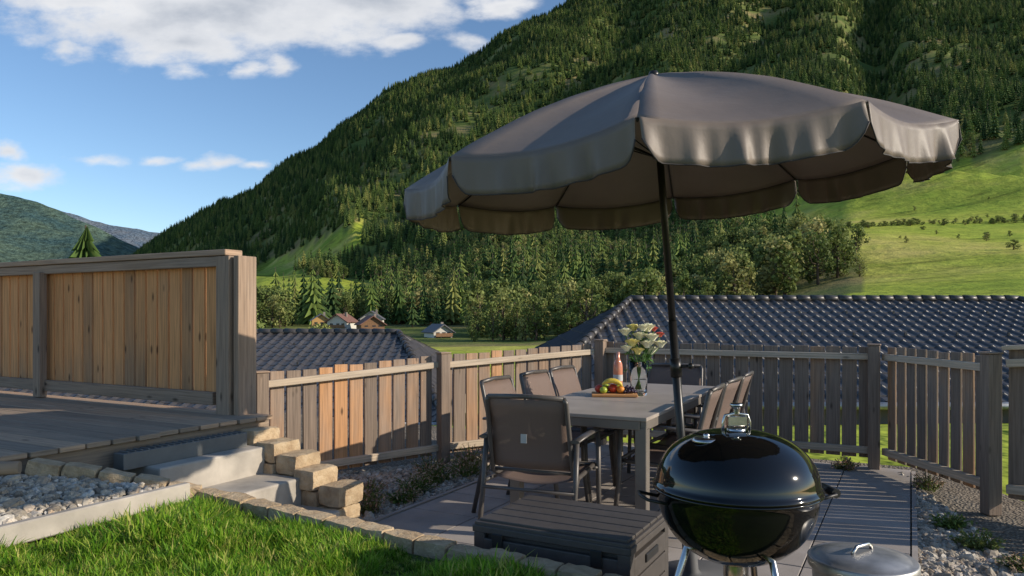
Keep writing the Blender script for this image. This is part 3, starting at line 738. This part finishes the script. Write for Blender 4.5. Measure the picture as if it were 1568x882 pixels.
e=empty('wine_bottle',(.86,6.0,TZ)); mb=MB()
mb.lathe([(.001,0),(.036,0),(.038,.01),(.038,.17),(.034,.20),(.018,.235),(.0145,.25),(.0145,.29),(.001,.29)],n=24)
rosem,t,b=newmat('rose_wine_glass'); b.inputs['Base Color'].default_value=(.80,.33,.20,1); b.inputs['Roughness'].default_value=.05; b.inputs['Transmission Weight'].default_value=.35
mb.obj('glass',rosem,e); mb=MB(); mb.lathe([(.0389,.06),(.0389,.11)],n=24); mb.obj('label',labelm,e); mb=MB(); mb.lathe([(.0155,.235),(.0155,.293),(.001,.294)],n=16); mb.obj('foil_cap',simple('pink_foil',(.6,.3,.22),.35,.5),e)
e=empty('fruit_board',(.75,5.42,TZ),-.1); mb=MB(); mb.box((0,0,.012),(.33,.20,.018),tint=.8); mb.obj('board',wood('board_wood',(.5,.25,.1),(.42,.22,.1),.6),e,.004)
mb=MB()
for k,(x,y,r,mi) in enumerate(((-.11,.0,.033,0),(-.06,.04,.035,1),(-.01,.0,.036,0),(-.02,.06,.034,2),(-.08,-.05,.028,1),(.03,.05,.034,1),(.045,-.02,.03,2))): mb.ball((x,y,.02+r),r,10,mi,sq=(1,1,.92))
for k in range(46): mb.ball((.105+r_.gauss(0,.022),r_.gauss(0,.03),.032+abs(r_.gauss(0,.016))),.010,6,3)
for q in range(3):
    mb.tube([(-.02+.1*math.cos(a_)*.8,-.05+q*.02,.055+.06*math.sin(a_)) for a_ in np.linspace(.3,2.6,8)],[.004,.012,.016,.017,.017,.016,.011,.004],7,4)
mb.obj('fruit',[simple('red_apple',(.5,.06,.03),.3),simple('green_apple',(.35,.42,.05),.3),simple('orange_peel',(.7,.25,.03),.45),simple('dark_grape',(.03,.015,.04),.3),simple('banana',(.7,.5,.06),.5)],e)
# ---------------------------------------------------------------- umbrella
base=Vector((.885,3.62,0)); apex=Vector((.68,3.55,2.5)); ax=(apex-base).normalized()
e=empty('patio_umbrella',base); e.rotation_mode='QUATERNION'; e.rotation_quaternion=Vector((0,0,1)).rotation_difference(ax)
NR_=10; RU=1.23; ZA=2.51; DR=.46; ph0=math.radians(-105)
def canopy(r,ang):
    st=2*math.pi/NR_; k=((ang-ph0)/st)%1; off=(k-.5)*st
    rr=r*RU*math.cos(st/2)/math.cos(off); sag=math.sin(math.pi*k)**.8
    rr*= (1-.025*sag*r)
    z=ZA-DR*(.66*r+.34*r**2.4)-.065*sag*r*(1.25-r)*1.6 - .014*sag*r
    return Vector((rr*math.cos(ang),rr*math.sin(ang),z))
mb=MB(); NA=10*NR_
def cfn(a,b_):
    p=canopy(.02+.98*b_,ph0+2*math.pi*a); st=1/NR_; k=(a/st)%1
    wr=math.sin(b_*26+a*40)*.0022*(1-abs(2*k-1))*b_
    return p+Vector((0,0,wr+.003*noise.noise((a*60,b_*7,0))))
mb.grid(cfn,NA,30)
fab,t,b=newmat('umbrella_fabric'); v=t.coord('Object')
nn=t.noise(v,2.5,5); t.link(t.ramp(nn,[(.3,(.18,.142,.115)),(.7,(.22,.178,.146))]),b.inputs['Base Color']); b.inputs['Roughness'].default_value=.52; b.inputs['Specular IOR Level'].default_value=.35
t.link(t.bump(t.math('ADD',t.math('MULTIPLY',t.noise(v,14,3),.7),t.math('MULTIPLY',t.noise(v,500,2),.08)),.35,.008),b.inputs['Normal'])
tr=t.add('ShaderNodeBsdfTranslucent'); tr.inputs[0].default_value=(.16,.11,.085,1); mx=t.add('ShaderNodeMixShader'); mx.inputs[0].default_value=.08
t.link(b.outputs[0],mx.inputs[1]); t.link(tr.outputs[0],mx.inputs[2]); t.link(mx.outputs[0],t.n['Material Output'].inputs[0])
mb.obj('canopy',fab,e,solid=.002)
mb=MB(); tr_=MB(); st=2*math.pi/NR_
for k in range(NR_):
    sd_=k*3.7
    def vf(u,v,k=k,sd_=sd_):
        s=.008+.984*u; ang=ph0+(k+s)*st; p=canopy(1,ang); o=Vector((math.cos(ph0+(k+.5)*st),math.sin(ph0+(k+.5)*st),0))
        edge=abs(2*s-1); Lh=.142*(1-.6*max(0,(edge-.82)/.18)**2.2)
        wv=(math.sin(s*math.pi*9+sd_+2*math.sin(s*5+k))*.018+math.sin(s*math.pi*19+sd_*2)*.008)*v*(.7+noise.noise((k*3.1,s*3,0)))
        return p+o*(wv+.006*v+.003)-Vector((0,0,Lh*v-.004))
    mb.grid(vf,60,6)
    tr_.tube([vf(i/50,1) for i in range(51)],.0028,5)
    tr_.tube([canopy(1,ph0+(k+i/12)*st)+Vector((0,0,-.001)) for i in range(13)],.003,5)
mb.obj('valance',fab,e,solid=.0015); tr_.obj('piping',simple('dark_piping',(.05,.042,.04),.7),e)
mb=MB(); mb.tube([(0,0,0.02),(0,0,1.32)],.021,14); mb.tube([(0,0,1.3),(0,0,ZA+.01)],.0175,14)
mb.tube([(0,0,1.05),(0,0,1.14)],.028,12); mb.tube([(0,0,1.10),(.06,-.03,1.10)],.008,8); mb.ball((.065,-.035,1.10),.016,8)
mb.lathe([(.02,ZA-.02),(.026,ZA+.0),(.018,ZA+.015),(.001,ZA+.02)],n=16)
mb.lathe([(.018,2.10),(.036,2.105),(.036,2.135),(.018,2.14)],n=16); mb.lathe([(.018,ZA-.09),(.034,ZA-.085),(.034,ZA-.05),(.018,ZA-.045)],n=16)
for k in range(NR_):
    ang=ph0+k*st; pts=[canopy(r,ang)-Vector((0,0,.012)) for r in (.03,.25,.5,.75,1)]; mb.tube(pts,.0048,6)
    mb.tube([(.03*math.cos(ang),.03*math.sin(ang),2.12),canopy(.42,ang)-Vector((0,0,.02))],.004,6)
mb.obj('pole_and_ribs',simple('dark_pole',(.03,.028,.027),.35,.4,.1),e)
mb=MB(); mb.lathe([(.019,2.22),(.0195,2.30)],n=14); mb.obj('pole_joint',simple('copper_ring',(.25,.13,.09),.35,.7),e)
mb=MB(); mb.lathe([(.001,0),(.25,0),(.25,.05),(.22,.07),(.05,.08),(.035,.1),(.035,.32),(.022,.33)],n=32); mb.obj('base',simple('granite_base',(.10,.10,.10),.7),e)
# ---------------------------------------------------------------- grill
gx,gy=.81,2.67; e=empty('kettle_grill',(gx,gy,0),.1)
enamel=simple('black_enamel',(.005,.005,.005),.07,0,.05,4,0,0,coat=.3,spec=.45)
chrome=simple('chrome_steel',(.55,.54,.52),.25,1,.08)
blackp=simple('black_plastic',(.02,.02,.02),.45)
mb=MB(); R=.283; ZR=.715
pr=[(.001,ZR-.262)]+[(R*math.sin(a)**.92,ZR-.26*math.cos(a)) for a in np.linspace(.08,math.pi/2,18)]
pr+=[(R+.012,ZR+.002),(R+.014,ZR+.008),(R+.008,ZR+.012),(R-.004,ZR+.008)]; mb.lathe(pr,n=96)
mb.obj('bowl',enamel,e)
mb=MB(); pr=[(R+.004,ZR+.010),(R+.013,ZR+.012),(R+.014,ZR+.020),(R+.006,ZR+.026)]+[(R*math.cos(a)**.82+.002,ZR+.028+.190*math.sin(a)) for a in np.linspace(.05,math.pi/2-.03,20)]+[(.001,ZR+.219)]
mb.lathe(pr,n=96); mb.obj('lid',enamel,e)
mb=MB(); zt=ZR+.215
mb.lathe([(.001,zt+.012),(.045,zt+.01),(.052,zt),(.05,zt-.004)],(-.13,-.05,-.025),24); mb.ball((-.13,-.05,zt-.01),.012,8)
mb.tube([(-.05,0,zt),(-.05,0,zt+.03),(-.042,0,zt+.055),(.0,0,zt+.062),(.042,0,zt+.055),(.05,0,zt+.03),(.05,0,zt)],.006,8)
mb.lathe([(.001,zt+.10),(.022,zt+.098),(.024,zt+.09),(.012,zt+.08),(.010,zt+.06)],n=20)
mb.box((0,0,zt+.035),(.07,.03,.035)); mb.lathe([(.034,zt-.006),(.034,zt+.008),(.001,zt+.012)],n=24)
for k in range(3):
    a=math.radians(-70+120*k); d=Vector((math.cos(a),math.sin(a),0))
    mb.tube([d*.17+Vector((0,0,.52)),d*.33+Vector((0,0,.0))],.013,10)
mb.lathe([(.045,.45),(.045,.40),(.03,.38)],n=20); mb.tube([(.03,-.05,.40),(.12,-.14,.395)],.008,6)
mb.obj('fittings_and_legs',chrome,e,.002)
mb=MB(); mb.lathe([(.001,.30),(.09,.30),(.135,.335),(.14,.345),(.13,.345),(.001,.315)],n=40); mb.obj('ash_catcher',galv,e)
mb=MB()
for s in (1,-1):
    mb.tube([(s*.27,-.06,ZR-.03),(s*.345,-.06,ZR-.012),(s*.355,0,ZR-.01),(s*.345,.06,ZR-.012),(s*.27,.06,ZR-.03)],.006 if s<0 else .007,8)
    if s>0: mb.tube([(.352,-.05,ZR-.010),(.352,.05,ZR-.010)],.017,12)
mb.obj('side_handles',blackp,e)
mb=MB()
for a in (math.radians(-20),math.radians(160)):
    c=Vector((.27*math.cos(a),.27*math.sin(a),.09)); mb.tube([c-Vector((.02*math.cos(a),.02*math.sin(a),0)),c+Vector((.02*math.cos(a),.02*math.sin(a),0))],.085,24)
mb.obj('wheels',blackp,e,.004)
# ---------------------------------------------------------------- storage box
e=empty('storage_box'); plast=simple('dark_resin',(.075,.066,.06),.5,0,.12,30,.15,.002)
bx0,bx1,by0,by1,bz=-1.70,-.98,2.80,3.32,.45; cx,cy=(bx0+bx1)/2,(by0+by1)/2; lx,ly=bx1-bx0,by1-by0
mb=MB(); mb.box(AB(cx,cy,.19),(lx-.05,ly-.05,.38),RAB)
for k in range(4):
    z=.05+k*.09
    mb.box(AB(cx,by0+.012,z+.005),(lx-.10,.03,.083),RAB); mb.box(AB(bx1-.012,cy,z+.005),(.03,ly-.10,.083),RAB); mb.box(AB(bx0+.012,cy,z+.005),(.03,ly-.10,.083),RAB)
for a_ in (bx0+.025,bx1-.025):
    for b_ in (by0+.025,by1-.025): mb.box(AB(a_,b_,.195),(.055,.055,.39),RAB)
mb.obj('body',plast,e,.004,seg=2)
mb=MB(); mb.box(AB(cx,cy,.405),(lx+.015,ly+.015,.03),RAB); mb.box(AB(cx,cy,.425),(lx,ly,.02),RAB)
npl=5
for k in range(npl): mb.box(AB(cx,by0+.015+(k+.5)*(ly-.03)/npl,.437),(lx-.03,(ly-.03)/npl-.008,.018),RAB)
mb.obj('lid',plast,e,.004,seg=2)
mb=MB(); mb.box(AB(bx0+.58,by0-.008,.36),(.05,.012,.07),RAB); mb.box(AB(bx0+.12,by0-.008,.36),(.05,.012,.07),RAB); mb.box(AB(bx1+.006,cy,.33),(.012,.16,.035),RAB); mb.obj('latches',blackp,e,.003)
# ---------------------------------------------------------------- metal bin
e=empty('metal_bin',(1.265,2.67,-.01)); mb=MB()
pr=[(.001,0),(.14,0),(.145,.01)]
for z in np.linspace(.02,.44,40):
    pr.append((.145+.025*z/.44+(.004*math.sin(z*2*math.pi/.03) if (.08<z<.14 or .30<z<.36) else 0),z))
pr+=[(.178,.445),(.178,.455),(.168,.456)]; mb.lathe(pr,n=64); mb.obj('bucket',galv,e)
mb=MB(); mb.lathe([(.182,.445),(.185,.45),(.185,.476),(.18,.482),(.165,.478),(.155,.488),(.10,.498),(.05,.503),(.001,.504)],n=64); mb.obj('lid',galv,e)
mb=MB(); mb.tube([(-.05,-.03,.497),(-.045,-.03,.515),(-.03,-.02,.525),(.03,.02,.525),(.045,.03,.515),(.05,.03,.497)],.007,8); mb.obj('lid_handle',chrome,e)
mb=MB()
for s in (-1,1): mb.tube([(s*.17,-.04,.36),(s*.195,-.03,.37),(s*.195,.03,.37),(s*.17,.04,.36)],.006,8)
mb.obj('side_handles',galv,e)
# ---------------------------------------------------------------- plants in gravel
dry=randmat('dry_seedheads',[(0,(.44,.32,.20)),(1,(.48,.28,.20))],.9); wgreen=randmat('weed_leaf',[(0,(.12,.20,.035)),(1,(.26,.28,.09))],.7,transl=.2)
def plant(name,p,R,h,nst,dryf,seed):
    r_=random.Random(seed); mb=MB(); p=Vector(p)
    for k in range(nst):
        a=r_.uniform(0,6.28); rr=R*math.sqrt(r_.random()); b0=p+Vector((rr*.35*math.cos(a),rr*.35*math.sin(a),0)); hh=h*r_.uniform(.5,1)*(1-.4*rr/R)
        top=p+Vector((rr*math.cos(a),rr*math.sin(a),hh)); mb.tube([b0,(b0+top)/2+Vector((0,0,.02)),top],.0022,4,0,.5,cap=False)
        for q in range(9):
            f=r_.uniform(.1,1); c=b0.lerp(top,f)+Vector((r_.gauss(0,.012),r_.gauss(0,.012),r_.gauss(0,.008)))
            M=frame(Vector((r_.gauss(0,1),r_.gauss(0,1),r_.gauss(0,1)))); s=r_.uniform(.007,.017); i0=len(mb.v); mi=1 if (f>.75 and dryf>0) or r_.random()<dryf*.5 else 0
            for w_ in ((-1.2,0,0),(0,.6,0),(1.2,0,0),(0,-.6,0)): mb.v.append(tuple(c+M@(Vector(w_)*s))); mb.t.append(r_.random())
            mb.face([i0,i0+1,i0+2,i0+3],None,mi)
    mb.obj(name,[wgreen,dry])
for i,(a_,b_,R_,h_,dr) in enumerate(((-3.3,4.0,.16,.24,1),(-3.55,4.3,.17,.2,.8),(-3.35,4.65,.2,.17,.3),(-3.4,5.0,.2,.18,.5),(-3.3,5.35,.2,.19,.2),(-3.5,5.7,.22,.22,.9),(-3.3,6.0,.18,.2,.8),(-3.6,5.2,.17,.2,.7),(-3.25,4.35,.14,.12,.2))):
    plant('sedum_plant',AB(a_,b_,-.02),R_,h_,60,dr,i)
for i,(a_,b_,R_,h_) in enumerate(((.35,5.1,.16,.13),(.22,5.5,.14,.11),(.6,4.4,.1,.08),(.12,6.6,.15,.16),(-.5,7.05,.12,.15),(-1.4,7.05,.12,.13),(.5,4.75,.12,.1))):
    plant('weed_plant',AB(a_,b_,-.02),R_,h_,55,0 if i<3 else .6,40+i)
